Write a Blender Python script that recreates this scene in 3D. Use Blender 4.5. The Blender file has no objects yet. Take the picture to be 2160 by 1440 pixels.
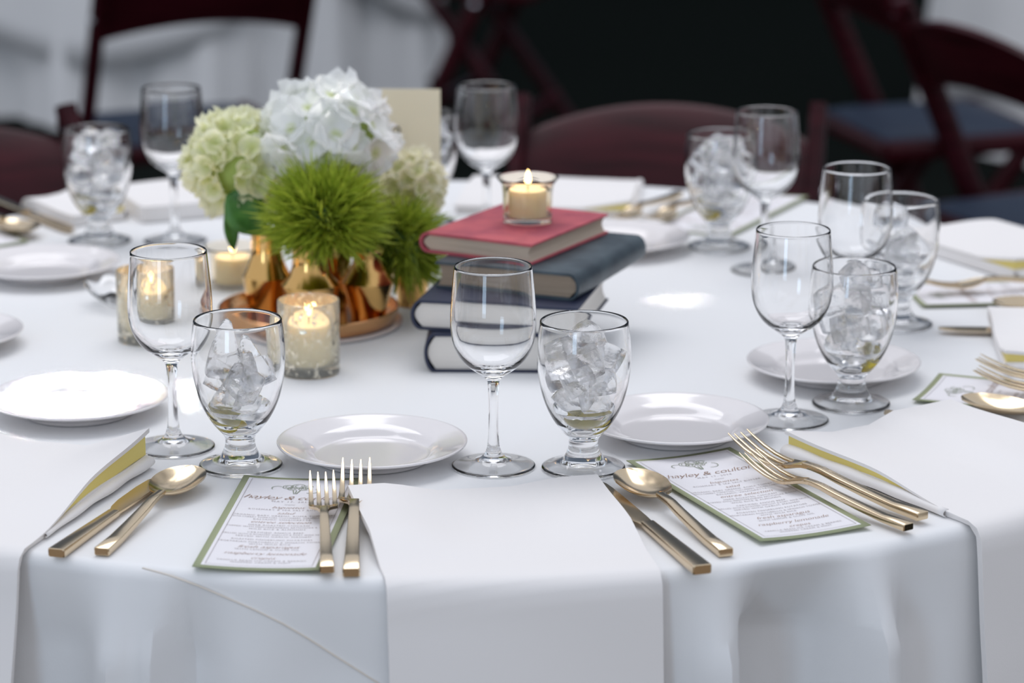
import bpy, math, random
from mathutils import Vector, Matrix, Euler
random.seed(7)
R_ = math.radians
C = bpy.context.scene.collection
SC = bpy.context.scene

# ---------------------------------------------------------------- camera, world, lights
TT = 0.76                      # height of the cloth-covered table top
FPX, PITCH, CH = 6400.0, R_(14.5), 0.736     # focal length in px of the 2160 px frame, tilt, height above the table
TCX, TCY, TR = -0.066, 2.887, 0.752          # round table

cam = bpy.data.cameras.new('camera'); cam_o = bpy.data.objects.new('camera', cam); C.objects.link(cam_o)
cam_o.location = (0, 0, TT + CH); cam_o.rotation_euler = (math.pi/2 - PITCH, 0, 0)
cam.sensor_width = 36; cam.lens = FPX/2160*36; cam.clip_end = 100
cam.dof.use_dof = True; cam.dof.focus_distance = 2.47; cam.dof.aperture_fstop = 5.0
SC.camera = cam_o

world = bpy.data.worlds.new('world'); SC.world = world; world.use_nodes = True
bg = world.node_tree.nodes['Background']
bg.inputs[0].default_value = (0.84, 0.89, 1.0, 1); bg.inputs[1].default_value = 0.66

def area(name, loc, target, sx, sy, power, col):
    l = bpy.data.lights.new(name, 'AREA'); l.shape = 'RECTANGLE'; l.size = sx; l.size_y = sy
    l.energy = power; l.color = col
    o = bpy.data.objects.new(name, l); C.objects.link(o); o.location = loc
    o.rotation_euler = (Vector(target)-Vector(loc)).to_track_quat('-Z', 'Y').to_euler()
    return o
area('open_sky_above_offscreen', (-0.4, 4.3, 4.3), (0.0, 2.7, TT), 3.2, 2.2, 62, (0.98, 0.97, 1.0))
area('window_behind_camera_offscreen', (-2.3, -2.6, 1.45), (-0.2, 2.4, 1.0), 1.0, 2.6, 34, (0.55, 0.76, 1.0))
SC.view_settings.view_transform = 'Standard'; SC.view_settings.look = 'None'
SC.view_settings.exposure = 0.26; SC.view_settings.gamma = 1.0; SC.view_settings.use_curve_mapping = False
SC.cycles.use_denoising = True
SC.cycles.sample_clamp_indirect = 6.0
SC.cycles.max_bounces = 32; SC.cycles.transmission_bounces = 32; SC.cycles.glossy_bounces = 8; SC.cycles.diffuse_bounces = 6; SC.cycles.transparent_max_bounces = 16

# ---------------------------------------------------------------- where a pixel of the photograph lies in the room
def ray(px, py):
    a = (px-1080)/FPX; b = -(py-720)/FPX
    return Vector((a, math.cos(PITCH)+b*math.sin(PITCH), -math.sin(PITCH)+b*math.cos(PITCH)))
def P(px, py, z=0.0):          # on the horizontal plane z above the table top
    d = ray(px, py); t = (z-CH)/d.z
    return Vector((d.x*t, d.y*t, TT+z))
def at(px, py, dist):          # at a ground distance from the camera
    d = ray(px, py); t = dist/d.y
    return Vector((d.x*t, dist, TT+CH+d.z*t))
SUN_DIR = Vector((-1.80, 2.00, 4.44)).normalized()      # the sun, high beyond the table; it reaches the cloth through gaps in the shade
def sun_gap(name, target, wx, wy, power, dist=6.0):
    l = bpy.data.lights.new(name, 'AREA'); l.shape = 'ELLIPSE'; l.size = wx; l.size_y = wy; l.spread = R_(.5)
    l.energy = power; l.color = (1, .96, .90)
    o = bpy.data.objects.new(name, l); C.objects.link(o); o.location = Vector(target)+SUN_DIR*dist
    o.rotation_euler = (-SUN_DIR).to_track_quat('-Z', 'Y').to_euler()
sun_gap('sun_gap_plate_offscreen', P(150, 846, .01), .15, .10, .20)
sun_gap('sun_gap_cloth_offscreen', P(372, 836), .08, .07, .06)
sun_gap('sun_gap_streak_offscreen', P(1430, 632), .045, .030, .006)
sun_gap('sun_gap_books_offscreen', P(905, 742), .04, .035, .008)

# ---------------------------------------------------------------- materials
def mat(name, col, rough=0.5, metal=0.0, trans=0.0, ior=1.45, coat=0.0, sss=0.0, spec=0.5, sheen=0.0):
    m = bpy.data.materials.new(name); m.use_nodes = True
    p = m.node_tree.nodes['Principled BSDF']; i = p.inputs
    i['Base Color'].default_value = (*col, 1); i['Roughness'].default_value = rough; i['Metallic'].default_value = metal
    i['Transmission Weight'].default_value = trans; i['IOR'].default_value = ior; i['Coat Weight'].default_value = coat
    i['Coat Roughness'].default_value = 0.05; i['Specular IOR Level'].default_value = spec
    if sss: i['Subsurface Weight'].default_value = sss; i['Subsurface Radius'].default_value = (.02, .018, .012); i['Subsurface Scale'].default_value = .3
    if sheen: i['Sheen Weight'].default_value = sheen
    return m
def nodes(m): return m.node_tree.nodes, m.node_tree.links, m.node_tree.nodes['Principled BSDF']
def noise_col(m, c1, c2, scale, detail=3, lo=.35, hi=.65, coord='Object', stretch=None):
    n, l, p = nodes(m)
    tc = n.new('ShaderNodeTexCoord'); no = n.new('ShaderNodeTexNoise'); no.inputs['Scale'].default_value = scale; no.inputs['Detail'].default_value = detail
    src = tc.outputs[coord]
    if stretch:
        mp = n.new('ShaderNodeMapping'); mp.inputs['Scale'].default_value = stretch; l.new(src, mp.inputs[0]); src = mp.outputs[0]
    l.new(src, no.inputs['Vector'])
    r = n.new('ShaderNodeValToRGB'); r.color_ramp.elements[0].position = lo; r.color_ramp.elements[1].position = hi
    r.color_ramp.elements[0].color = (*c1, 1); r.color_ramp.elements[1].color = (*c2, 1)
    l.new(no.outputs['Fac'], r.inputs[0]); l.new(r.outputs[0], p.inputs['Base Color'])
    return no
def bump(m, scale, strength, dist=.001, stretch=None, kind='noise'):
    n, l, p = nodes(m)
    tc = n.new('ShaderNodeTexCoord')
    t = n.new('ShaderNodeTexNoise'); t.inputs['Scale'].default_value = scale; t.inputs['Detail'].default_value = 4
    src = tc.outputs['Object']
    if stretch:
        mp = n.new('ShaderNodeMapping'); mp.inputs['Scale'].default_value = stretch; l.new(src, mp.inputs[0]); src = mp.outputs[0]
    l.new(src, t.inputs['Vector'])
    b = n.new('ShaderNodeBump'); b.inputs['Strength'].default_value = strength; b.inputs['Distance'].default_value = dist
    l.new(t.outputs['Fac'], b.inputs['Height']); l.new(b.outputs[0], p.inputs['Normal'])

M = {}
M['cloth'] = mat('white_cloth', (.80, .80, .80), .62, sheen=.15); bump(M['cloth'], 900, .15, .0006)
M['hem'] = mat('hem_stitch', (.74, .68, .60), .8)
M['napkin'] = mat('ivory_napkin', (.83, .80, .78), .75, sheen=.1); bump(M['napkin'], 1100, .2, .0006)
M['napkin_in'] = mat('yellow_napkin_inside', (.82, .68, .22), .8)
M['porcelain'] = mat('porcelain', (.80, .76, .75), .12, coat=.6)
M['glass'] = mat('clear_glass', (1, 1, 1), 0.0, trans=1.0, ior=1.45)
M['water'] = mat('water', (1, 1, 1), 0.0, trans=1.0, ior=1.33)
M['ice'] = mat('ice', (1, 1, 1), .03, trans=1.0, ior=1.20); bump(M['ice'], 5, .35, .004)
n, l, p = nodes(M['ice']); tr = n.new('ShaderNodeBsdfTranslucent'); tr.inputs[0].default_value = (.95, .95, .98, 1)
mx = n.new('ShaderNodeMixShader'); mx.inputs[0].default_value = .05; l.new(p.outputs[0], mx.inputs[1]); l.new(tr.outputs[0], mx.inputs[2]); l.new(mx.outputs[0], n['Material Output'].inputs[0])
M['rind'] = mat('lemon_rind', (.98, .84, .14), .4)
M['flesh'] = mat('lemon_flesh', (1, .95, .55), .3)
for k_ in ('rind', 'flesh'):
    n, l, p = nodes(M[k_]); tr = n.new('ShaderNodeBsdfTranslucent'); tr.inputs[0].default_value = p.inputs['Base Color'].default_value
    mx = n.new('ShaderNodeMixShader'); mx.inputs[0].default_value = .5; l.new(p.outputs[0], mx.inputs[1]); l.new(tr.outputs[0], mx.inputs[2]); l.new(mx.outputs[0], n['Material Output'].inputs[0])
M['gold'] = mat('champagne_gold', (.74, .57, .36), .2, metal=1.0)
M['gold_brushed'] = mat('brushed_champagne_gold', (.70, .56, .38), .17, metal=1.0)
M['brass'] = mat('polished_brass_gold', (.74, .45, .16), .13, metal=1.0); bump(M['brass'], 60, .03, .001)
M['tray'] = mat('rose_gold_tray', (.66, .36, .17), .2, metal=1.0)
M['wax'] = mat('cream_wax', (.93, .84, .62), .45, sss=.6)
M['wick'] = mat('wick', (.03, .02, .02), .9)
m = bpy.data.materials.new('candle_flame'); m.use_nodes = True; n = m.node_tree.nodes; l = m.node_tree.links
e = n.new('ShaderNodeEmission'); e.inputs[0].default_value = (1, .62, .22, 1); e.inputs[1].default_value = 9
l.new(e.outputs[0], n['Material Output'].inputs[0]); M['flame'] = m
M['amber_glass'] = mat('amber_tinted_glass', (1, .92, .78), .0, trans=1.0, ior=1.45)
# mirrored mercury glass: tinted glass with flecks of gold silvering
m = mat('mercury_glass', (.98, .94, .82), .10, trans=.80, ior=1.3); n, l, p = nodes(m)
tc = n.new('ShaderNodeTexCoord'); no = n.new('ShaderNodeTexNoise'); no.inputs['Scale'].default_value = 210; no.inputs['Detail'].default_value = 5
l.new(tc.outputs['Object'], no.inputs['Vector'])
r = n.new('ShaderNodeValToRGB'); r.color_ramp.elements[0].position = .56; r.color_ramp.elements[1].position = .68
l.new(no.outputs['Fac'], r.inputs[0])
g = n.new('ShaderNodeBsdfPrincipled'); g.inputs['Base Color'].default_value = (.88, .82, .68, 1); g.inputs['Metallic'].default_value = 1; g.inputs['Roughness'].default_value = .22
mx = n.new('ShaderNodeMixShader'); l.new(r.outputs[0], mx.inputs[0]); l.new(p.outputs[0], mx.inputs[1]); l.new(g.outputs[0], mx.inputs[2])
l.new(mx.outputs[0], n['Material Output'].inputs[0]); M['mercury'] = m
M['red_cover'] = mat('red_bookcloth', (.42, .07, .09), .6); noise_col(M['red_cover'], (.33, .05, .08), (.50, .09, .11), 30)
M['teal_cover'] = mat('teal_leather', (.035, .055, .07), .42); noise_col(M['teal_cover'], (.022, .036, .048), (.06, .085, .10), 28)
M['navy_cover'] = mat('navy_bookcloth', (.018, .024, .055), .5)
def pages(name, c1, c2):
    m = mat(name, c1, .85); noise_col(m, c1, c2, 40, 2, .3, .7, stretch=(.25, .25, 40)); return m
M['pages_old'] = pages('old_pages', (.42, .33, .25), (.58, .48, .38))
M['pages_tan'] = pages('tan_pages', (.24, .18, .13), (.38, .30, .22))
M['pages_white'] = pages('white_pages', (.70, .66, .60), (.80, .76, .71))
M['card_green'] = mat('sage_card', (.34, .37, .22), .8)
M['card_white'] = mat('menu_paper', (.80, .78, .80), .8)
M['ink'] = mat('gold_brown_ink', (.34, .22, .16), .7)
M['ink_grey'] = mat('grey_ink', (.42, .38, .37), .7)
M['ink_green'] = mat('sage_ink', (.30, .33, .25), .7)
M['cream_card'] = mat('cream_card', (.86, .79, .60), .7)
M['wood'] = mat('mahogany', (.030, .004, .006), .30, spec=.22); noise_col(M['wood'], (.020, .002, .004), (.045, .005, .009), 6, 4, stretch=(1, 1, 8))
M['pad'] = mat('slate_vinyl_pad', (.020, .030, .052), .5, spec=.2)
M['bolt'] = mat('steel_bolt', (.75, .75, .8), .25, metal=1)
M['floor'] = mat('dark_floor', (.006, .008, .007), .95, spec=.02); noise_col(M['floor'], (.0042, .0058, .0050), (.0085, .0110, .0096), 60)
M['leaf'] = mat('dark_leaf', (.035, .13, .020), .4); noise_col(M['leaf'], (.03, .11, .015), (.06, .19, .03), 60)
M['stem'] = mat('green_stem', (.10, .22, .05), .5)
def petal_mat(name, inner, outer, r0, r1):
    m = mat(name, outer, .55); n, l, p = nodes(m)
    tc = n.new('ShaderNodeTexCoord'); vm = n.new('ShaderNodeVectorMath'); vm.operation = 'LENGTH'
    l.new(tc.outputs['Object'], vm.inputs[0])
    mr = n.new('ShaderNodeMapRange'); mr.inputs[1].default_value = r0; mr.inputs[2].default_value = r1; l.new(vm.outputs['Value'], mr.inputs[0])
    r = n.new('ShaderNodeValToRGB'); r.color_ramp.elements[0].color = (*inner, 1); r.color_ramp.elements[1].color = (*outer, 1)
    l.new(mr.outputs[0], r.inputs[0]); l.new(r.outputs[0], p.inputs['Base Color'])
    tr = n.new('ShaderNodeBsdfTranslucent'); l.new(r.outputs[0], tr.inputs[0])
    mx = n.new('ShaderNodeMixShader'); mx.inputs[0].default_value = .5
    l.new(p.outputs[0], mx.inputs[1]); l.new(tr.outputs[0], mx.inputs[2]); l.new(mx.outputs[0], n['Material Output'].inputs[0])
    return m
M['petal_white'] = petal_mat('white_petal', (.78, .83, .50), (.95, .95, .94), .001, .008)
M['petal_green'] = petal_mat('lime_petal', (.76, .80, .38), (.94, .93, .72), .001, .010)
M['petal_cream'] = petal_mat('cream_petal', (.74, .76, .40), (.92, .88, .72), .001, .010)
M['core'] = mat('flower_core', (.40, .50, .14), .8)
m = mat('dianthus_green', (.20, .40, .03), .55); n, l, p = nodes(m)
oi = n.new('ShaderNodeAttribute'); oi.attribute_name = 'tone'
r = n.new('ShaderNodeValToRGB'); r.color_ramp.elements[0].color = (.17, .27, .012, 1); r.color_ramp.elements[1].color = (.52, .60, .07, 1)
l.new(oi.outputs['Fac'], r.inputs[0]); l.new(r.outputs[0], p.inputs['Base Color'])
tr = n.new('ShaderNodeBsdfTranslucent'); l.new(r.outputs[0], tr.inputs[0]); mx = n.new('ShaderNodeMixShader'); mx.inputs[0].default_value = .35
l.new(p.outputs[0], mx.inputs[1]); l.new(tr.outputs[0], mx.inputs[2]); l.new(mx.outputs[0], n['Material Output'].inputs[0]); M['dianthus'] = m

# ---------------------------------------------------------------- mesh helpers
class MB:
    def __init__(s): s.v = []; s.f = []
    def grid(s, pts, closed_u=False, closed_v=False, flip=False):   # pts[u][v]
        b = len(s.v); nu = len(pts); nv = len(pts[0])
        for row in pts: s.v += [tuple(p) for p in row]
        for u in range(nu if closed_u else nu-1):
            for v in range(nv if closed_v else nv-1):
                q = (b+u*nv+v, b+u*nv+(v+1) % nv, b+((u+1) % nu)*nv+(v+1) % nv, b+((u+1) % nu)*nv+v)
                s.f.append(q[::-1] if flip else q)
        return s
    def poly(s, pts):
        b = len(s.v); s.v += [tuple(p) for p in pts]; s.f.append(tuple(range(b, b+len(pts)))); return s
    def box(s, c, d, rot=None):
        b = len(s.v); c = Vector(c)
        for x in (-.5, .5):
            for y in (-.5, .5):
                for z in (-.5, .5):
                    p = Vector((x*d[0], y*d[1], z*d[2]))
                    if rot is not None: p = rot @ p
                    s.v.append(tuple(c+p))
        for q in ((0,1,3,2), (4,6,7,5), (0,4,5,1), (2,3,7,6), (0,2,6,4), (1,5,7,3)): s.f.append(tuple(b+i for i in q))
        return s
    def lathe(s, prof, seg=48, c=(0, 0, 0), wave=None):
        b = len(s.v); rings = []
        for i, (r, z) in enumerate(prof):
            if r < 1e-7:
                rings.append([len(s.v)]); s.v.append((c[0], c[1], c[2]+z))
            else:
                ring = []
                for k in range(seg):
                    a = 2*math.pi*k/seg; rr, zz = (r, z) if wave is None else wave(r, z, a)
                    ring.append(len(s.v)); s.v.append((c[0]+rr*math.cos(a), c[1]+rr*math.sin(a), c[2]+zz))
                rings.append(ring)
        for A, B in zip(rings, rings[1:]):
            for k in range(seg):
                k2 = (k+1) % seg
                if len(A) == 1 and len(B) == 1: continue
                if len(A) == 1: s.f.append((A[0], B[k2], B[k]))
                elif len(B) == 1: s.f.append((A[k], A[k2], B[0]))
                else: s.f.append((A[k], A[k2], B[k2], B[k]))
        return s
    def loft(s, secs, cap=True):     # secs: closed loops with the same count
        b = len(s.v); k = len(secs[0])
        s.grid(secs, closed_v=True)
        if cap:
            s.f.append(tuple(b+i for i in range(k))[::-1]); s.f.append(tuple(b+(len(secs)-1)*k+i for i in range(k)))
        return s
    def tube(s, path, rad, seg=8, cap=True):
        path = [Vector(p) for p in path]; secs = []
        rad = rad if isinstance(rad, (list, tuple)) else [rad]*len(path)
        up = Vector((0, 0, 1))
        for i, p in enumerate(path):
            t = (path[min(i+1, len(path)-1)]-path[max(i-1, 0)]).normalized()
            if abs(t.dot(up)) > .95: up = Vector((1, 0, 0))
            x = t.cross(up).normalized(); y = x.cross(t).normalized()
            secs.append([p+(x*math.cos(2*math.pi*k/seg)+y*math.sin(2*math.pi*k/seg))*rad[i] for k in range(seg)])
        return s.loft(secs, cap)
    def mesh(s, name, mt, smooth=True, angle=35):
        me = bpy.data.meshes.new(name); me.from_pydata(s.v, [], s.f)
        me.materials.append(mt)
        if smooth:
            me.polygons.foreach_set('use_smooth', [True]*len(me.polygons))
            me.set_sharp_from_angle(angle=R_(angle))
        me.update(); return me
def put(name, me, parent=None, loc=None, rot=None, scale=None):
    o = bpy.data.objects.new(name, me); C.objects.link(o)
    if parent: o.parent = parent
    if loc is not None: o.location = loc
    if rot is not None: o.rotation_euler = rot
    if scale is not None: o.scale = scale
    return o
def build(name, mb, mt, parent=None, smooth=True, angle=35, **k): return put(name, mb.mesh(name, mt, smooth, angle), parent, **k)
def tag(o, label, cat, group=None, kind=None):
    if label: o['label'] = label
    if cat: o['category'] = cat
    if group: o['group'] = group
    if kind: o['kind'] = kind
    return o
def thing(name, label, cat, loc, rotz=0.0, group=None):
    o = bpy.data.objects.new(name, None); C.objects.link(o); o.empty_display_size = .02
    o.location = loc; o.rotation_euler = (0, 0, rotz); return tag(o, label, cat, group)
def copy_tree(o, parent=None):
    c = o.copy(); C.objects.link(c); c.parent = parent
    for ch in list(o.children): copy_tree(ch, c)
    return c
def face(d): return math.atan2(-d[0], d[1])         # rotation that turns local +y to direction d
def lerp(a, b, t): return a+(b-a)*t
def interp(tab, x):
    if x <= tab[0][0]: return tab[0][1]
    for (a, p), (b, q) in zip(tab, tab[1:]):
        if x <= b: return lerp(p, q, (x-a)/(b-a))
    return tab[-1][1]
def rrect(cx, cz, w, t, y, r=.3):                    # rounded rectangle loop in the xz plane
    k = min(w, t)*r; out = []
    for sx, sz, a0 in ((1, 1, 0), (-1, 1, 90), (-1, -1, 180), (1, -1, 270)):
        for a in (0, 45, 90):
            a = R_(a0+a); out.append(Vector((cx+sx*(w/2-k)+k*math.cos(a), y, cz+sz*(t/2-k)+k*math.sin(a))))
    return out[::-1]

# ---------------------------------------------------------------- the setting
fl = build('floor', MB().poly([(-20, -12, 0), (20, -12, 0), (20, 25, 0), (-20, 25, 0)]), M['floor'], smooth=False)
fl['kind'] = 'structure'
M['added_paving'] = mat('added_tan_paving', (.30, .22, .15), .9); noise_col(M['added_paving'], (.24, .17, .11), (.36, .27, .19), 9)
fl2 = build('floor', MB().poly([(-6, -12, .004), (6, -12, .004), (6, 1.3, .004), (-6, 1.3, .004)]), M['added_paving'], smooth=False); fl2['kind'] = 'structure'  # unseen tan sheet added behind the camera to brighten reflections in metal and glass
M['slate'] = mat('added_slate_wall', (.13, .17, .22), .9); noise_col(M['slate'], (.11, .145, .19), (.16, .20, .25), 2)
wb = build('wall_back_added', MB().box((0, 13.1, 2.8), (26, .2, 5.6)), M['slate'], smooth=False); wb['kind'] = 'structure'  # unseen wall, added so that the cutlery and vases reflect a slate tone

# ---------------------------------------------------------------- table cloths
def cloth(name, label, cx, cy, r, folds, mt, top=TT, flare=.16, seg=420, wav=.0):
    """round cloth: flat top, rolled edge, skirt to the floor; folds = (angle, half width, amplitude)"""
    t = thing(name, label, 'tablecloth', (cx, cy, 0), 0)
    def off(a, drop):
        s = 0
        for (a0, w, amp) in folds:
            d = (a-a0+math.pi) % (2*math.pi)-math.pi
            s += amp*math.exp(-(d/w)**2)
        return s*min(1, drop/.07)**1.2*(1+1.6*drop)
    prof = [(0, 0), (r*.3, 0), (r*.6, 0), (r*.85, 0), (r*.96, 0), (r-.012, 0)]
    for k in range(1, 8):
        a = k/7*math.pi/2; prof.append((r-.012+.012*math.sin(a), -.012*(1-math.cos(a))))
    n0 = len(prof)
    for dr in (.02, .03, .04, .05, .06, .07, .08, .09, .10, .115, .13, .15, .18, .22, .28, .35, .45, .55, .65, top-.004): prof.append((r+flare*dr*.35, -dr))
    prof = [(q, z+top) for q, z in prof]
    def wave(q, z, a):
        drop = top-z
        if drop < .002: return q, z+.0012*math.sin(3*a+5*q)*math.sin(9*q)*0
        return q+off(a, drop)+.012*math.sin(11*a+1)*min(1, drop/.4), z
    mb = MB().lathe(prof[::-1], seg, wave=wave)
    build('drape', mb, mt, t, angle=60)
    return t, off
# angle on the table (0 = +x, -90 deg = towards the camera)
folds = []
def fold_at(px, w, amp):
    d = ray(px, 1240); t = 2.2/d.y
    a = math.atan2(2.2-TCY, d.x*t-TCX); folds.append((a, w, amp))
fold_at(140, .05, -.016); fold_at(285, .030, .024); fold_at(335, .02, -.006); fold_at(380, .016, .022); fold_at(440, .03, -.022)
fold_at(560, .06, .006); fold_at(700, .06, -.006)
fold_at(1500, .034, .048); fold_at(1575, .030, -.030); fold_at(1660, .08, -.048); fold_at(1850, .030, .060); fold_at(1780, .04, -.020); fold_at(1960, .04, -.010)
for k in range(18):
    a = R_(8+k*10.3)
    folds.append((a, R_(3.2), .010*(1 if k % 2 else -1)))
mc, off = cloth('tablecloth', 'white floor-length tablecloth on the round table laid for dinner', TCX, TCY, TR, folds, M['cloth'])
# overlay hem running diagonally down the skirt
pts = []
for px, py in ((300, 1192), (354, 1212), (416, 1234), (478, 1260), (540, 1287), (597, 1315), (650, 1346), (701, 1379), (750, 1410), (796, 1439), (850, 1475), (910, 1520)):
    d = ray(px, py); o = Vector((0, 0, TT+CH))
    rr = TR+.001
    for it in range(4):
        A = d.x**2+d.y**2; B = -2*(d.x*TCX+d.y*TCY); Cc = TCX**2+TCY**2-rr**2
        t = (-B-math.sqrt(max(0, B*B-4*A*Cc)))/(2*A); p = o+d*t
        drop = max(0.0005, TT-p.z); rr = TR+.16*drop*.35+off(math.atan2(p.y-TCY, p.x-TCX), drop)+.012*math.sin(11*math.atan2(p.y-TCY, p.x-TCX)+1)*min(1, drop/.4)+.0006
    if TT-p.z < .014:
        p.z = TT+.0005 if TT-p.z < .003 else p.z
    pts.append(p-Vector((TCX, TCY, 0)))
build('hem', MB().tube(pts, .0007, 6), M['hem'], mc)

# ---------------------------------------------------------------- glasses
W_OUT = [(.0322, .172), (.0329, .165), (.0341, .152), (.0352, .138), (.0357, .126), (.0353, .117), (.0338, .108), (.0308, .100), (.0262, .0925), (.0200, .0865), (.0135, .0820), (.0085, .0785)]
W_IN = [(.0, .0850), (.006, .0853), (.012, .0868), (.0185, .0899), (.0247, .0954), (.0292, .102), (.0321, .109), (.0338, .1175), (.0343, .126), (.0339, .138), (.0329, .152), (.0318, .165), (.0312, .1715), (.0317, .1726)]
W_STEM = [(.0085, .0785), (.0060, .0755), (.0048, .070), (.0042, .060), (.0040, .048), (.0041, .036), (.0045, .026), (.0055, .017), (.0078, .0115)]
W_FOOT = [(.0078, .0115), (.0115, .0078), (.0175, .0052), (.0255, .0036), (.0325, .0027), (.0346, .0021), (.0350, .0013), (.0343, .0004), (.0325, .0004), (.0255, .0012), (.0175, .0026), (.0115, .0044), (.006, .0056), (.0, .0060)]
G_OUT = [(.0366, .127), (.0374, .121), (.0384, .112), (.0390, .102), (.0389, .092), (.0381, .082), (.0364, .072), (.0336, .061), (.0292, .050), (.0240, .0410), (.0190, .0345), (.0150, .0300)]
G_IN = [(.0, .0335), (.007, .0340), (.0130, .0368), (.0190, .0418), (.0252, .0500), (.0302, .0600), (.0338, .071), (.0360, .082), (.0369, .092), (.0370, .102), (.0364, .112), (.0355, .121), (.0350, .1265), (.0357, .1278)]
G_STEM = [(.0150, .0300), (.0128, .0268), (.0123, .0232), (.0128, .0190), (.0142, .0150), (.0160, .0118), (.0172, .0095)]
G_FOOT = [(.0172, .0095), (.0215, .0075), (.0270, .0055), (.0325, .0040), (.0345, .0030), (.0350, .0018), (.0342, .0004), (.0325, .0006), (.0270, .0020), (.0215, .0036), (.0150, .0052), (.007, .0062), (.0, .0064)]
def dense(p, n=3):
    out = []
    for i in range(len(p)-1):
        p0 = p[max(i-1, 0)]; p1 = p[i]; p2 = p[i+1]; p3 = p[min(i+2, len(p)-1)]
        for k in range(n):
            t = k/n
            q = []
            for c in (0, 1):
                q.append(.5*((2*p1[c])+(-p0[c]+p2[c])*t+(2*p0[c]-5*p1[c]+4*p2[c]-p3[c])*t*t+(-p0[c]+3*p1[c]-3*p2[c]+p3[c])*t**3))
            out.append((max(q[0], 0.0), q[1]))
    out.append(p[-1]); return out
def glass_meshes(pre, o, i, st, ft):
    bowl = dense(i)+dense(o)              # inner bottom -> rim -> outer bottom
    return [('bowl', MB().lathe(bowl, 72).mesh(pre+'_bowl', M['glass'], True, 80)),
            ('stem', MB().lathe(dense(st), 48).mesh(pre+'_stem', M['glass'], True, 80)),
            ('foot', MB().lathe(dense(ft), 64).mesh(pre+'_foot', M['glass'], True, 80))]
WM = glass_meshes('wine', W_OUT, W_IN, W_STEM, W_FOOT)
GM = glass_meshes('goblet', G_OUT, G_IN, G_STEM, G_FOOT)
# lathe runs inner bottom -> rim -> outer bottom -> foot: flip so normals leave the glass
for nm, me in WM+GM: me.flip_normals()
water_prof = [(0, .0339), (.0068, .0344), (.0127, .0372), (.0186, .0421), (.0247, .0502), (.0268, .0535), (.0262, .0541), (.015, .0539), (0, .0539)]
water_me = MB().lathe(water_prof, 48).mesh('water', M['water'], True, 50); 
def wine(label, x, y):
    t = thing('wine_glass', label, 'wine glass', (x, y, TT), random.random()*6, 'empty wine glasses')
    for nm, me in WM: put(nm, me, t)
# ice: rounded irregular cubes
def ice_mesh(seed):
    rnd = random.Random(seed); mb = MB(); n = 6
    k = [Vector((rnd.uniform(-.22, .22), rnd.uniform(-.22, .22), rnd.uniform(-.22, .22))) for _ in range(8)]
    for ax in range(3):
        for sg in (-1, 1):
            pts = []
            for i in range(n+1):
                row = []
                for j in range(n+1):
                    q = [0, 0, 0]; q[ax] = sg; q[(ax+1) % 3] = (-1+2*i/n)*sg; q[(ax+2) % 3] = -1+2*j/n
                    v = Vector(q); r = v.normalized()*1.12; w = v.lerp(r, .38)
                    s = Vector((0, 0, 0))
                    for b in range(8):
                        wx = ((1+w.x) if b & 1 else (1-w.x))*((1+w.y) if b & 2 else (1-w.y))*((1+w.z) if b & 4 else (1-w.z))/8
                        s += k[b]*wx
                    row.append((w+s)*.5)
                pts.append(row)
            mb.grid(pts)
    import bmesh
    me = mb.mesh('ice_cube', M['ice'], True, 60)
    bm = bmesh.new(); bm.from_mesh(me); bmesh.ops.remove_doubles(bm, verts=bm.verts, dist=1e-5); bmesh.ops.recalc_face_normals(bm, faces=bm.faces); bm.to_mesh(me); bm.free()
    return me
ICE = [ice_mesh(s) for s in range(5)]
ICE_PEAK = ice_mesh(9)                    # a tall lump tapering to a rounded point
for v_ in ICE_PEAK.vertices:
    k_ = 1.12-.92*max(0, v_.co.z+.45); v_.co.x *= k_; v_.co.y *= k_*.8; v_.co.z *= 1.55
def lemon_meshes():
    r = MB(); f = MB(); A = R_(75); n = 10; R0 = .0185
    arcs = []
    for i in range(n+1):
        t = -math.pi/2+math.pi*i/n; row = []
        for k in range(9):
            a = -A/2+A*k/8; rad = R0*math.cos(t)**.8 if math.cos(t) > 1e-6 else 0
            row.append(Vector((rad*math.cos(a), R0*1.25*math.sin(t), rad*math.sin(a))))
        arcs.append(row)
    r.grid(arcs)
    inner = [[p*.90 for p in row] for row in arcs]
    for side in (0, 8):
        f.grid([[Vector((0, inner[i][side].y, 0)).lerp(inner[i][side], k/4) for k in range(5)] for i in range(n+1)], flip=side == 8)
        r.grid([[inner[i][side], arcs[i][side]] for i in range(n+1)], flip=side == 0)
    f.grid(inner)
    return r.mesh('rind', M['rind'], True, 50), f.mesh('flesh', M['flesh'], True, 50)
LR, LF = lemon_meshes()
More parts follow.
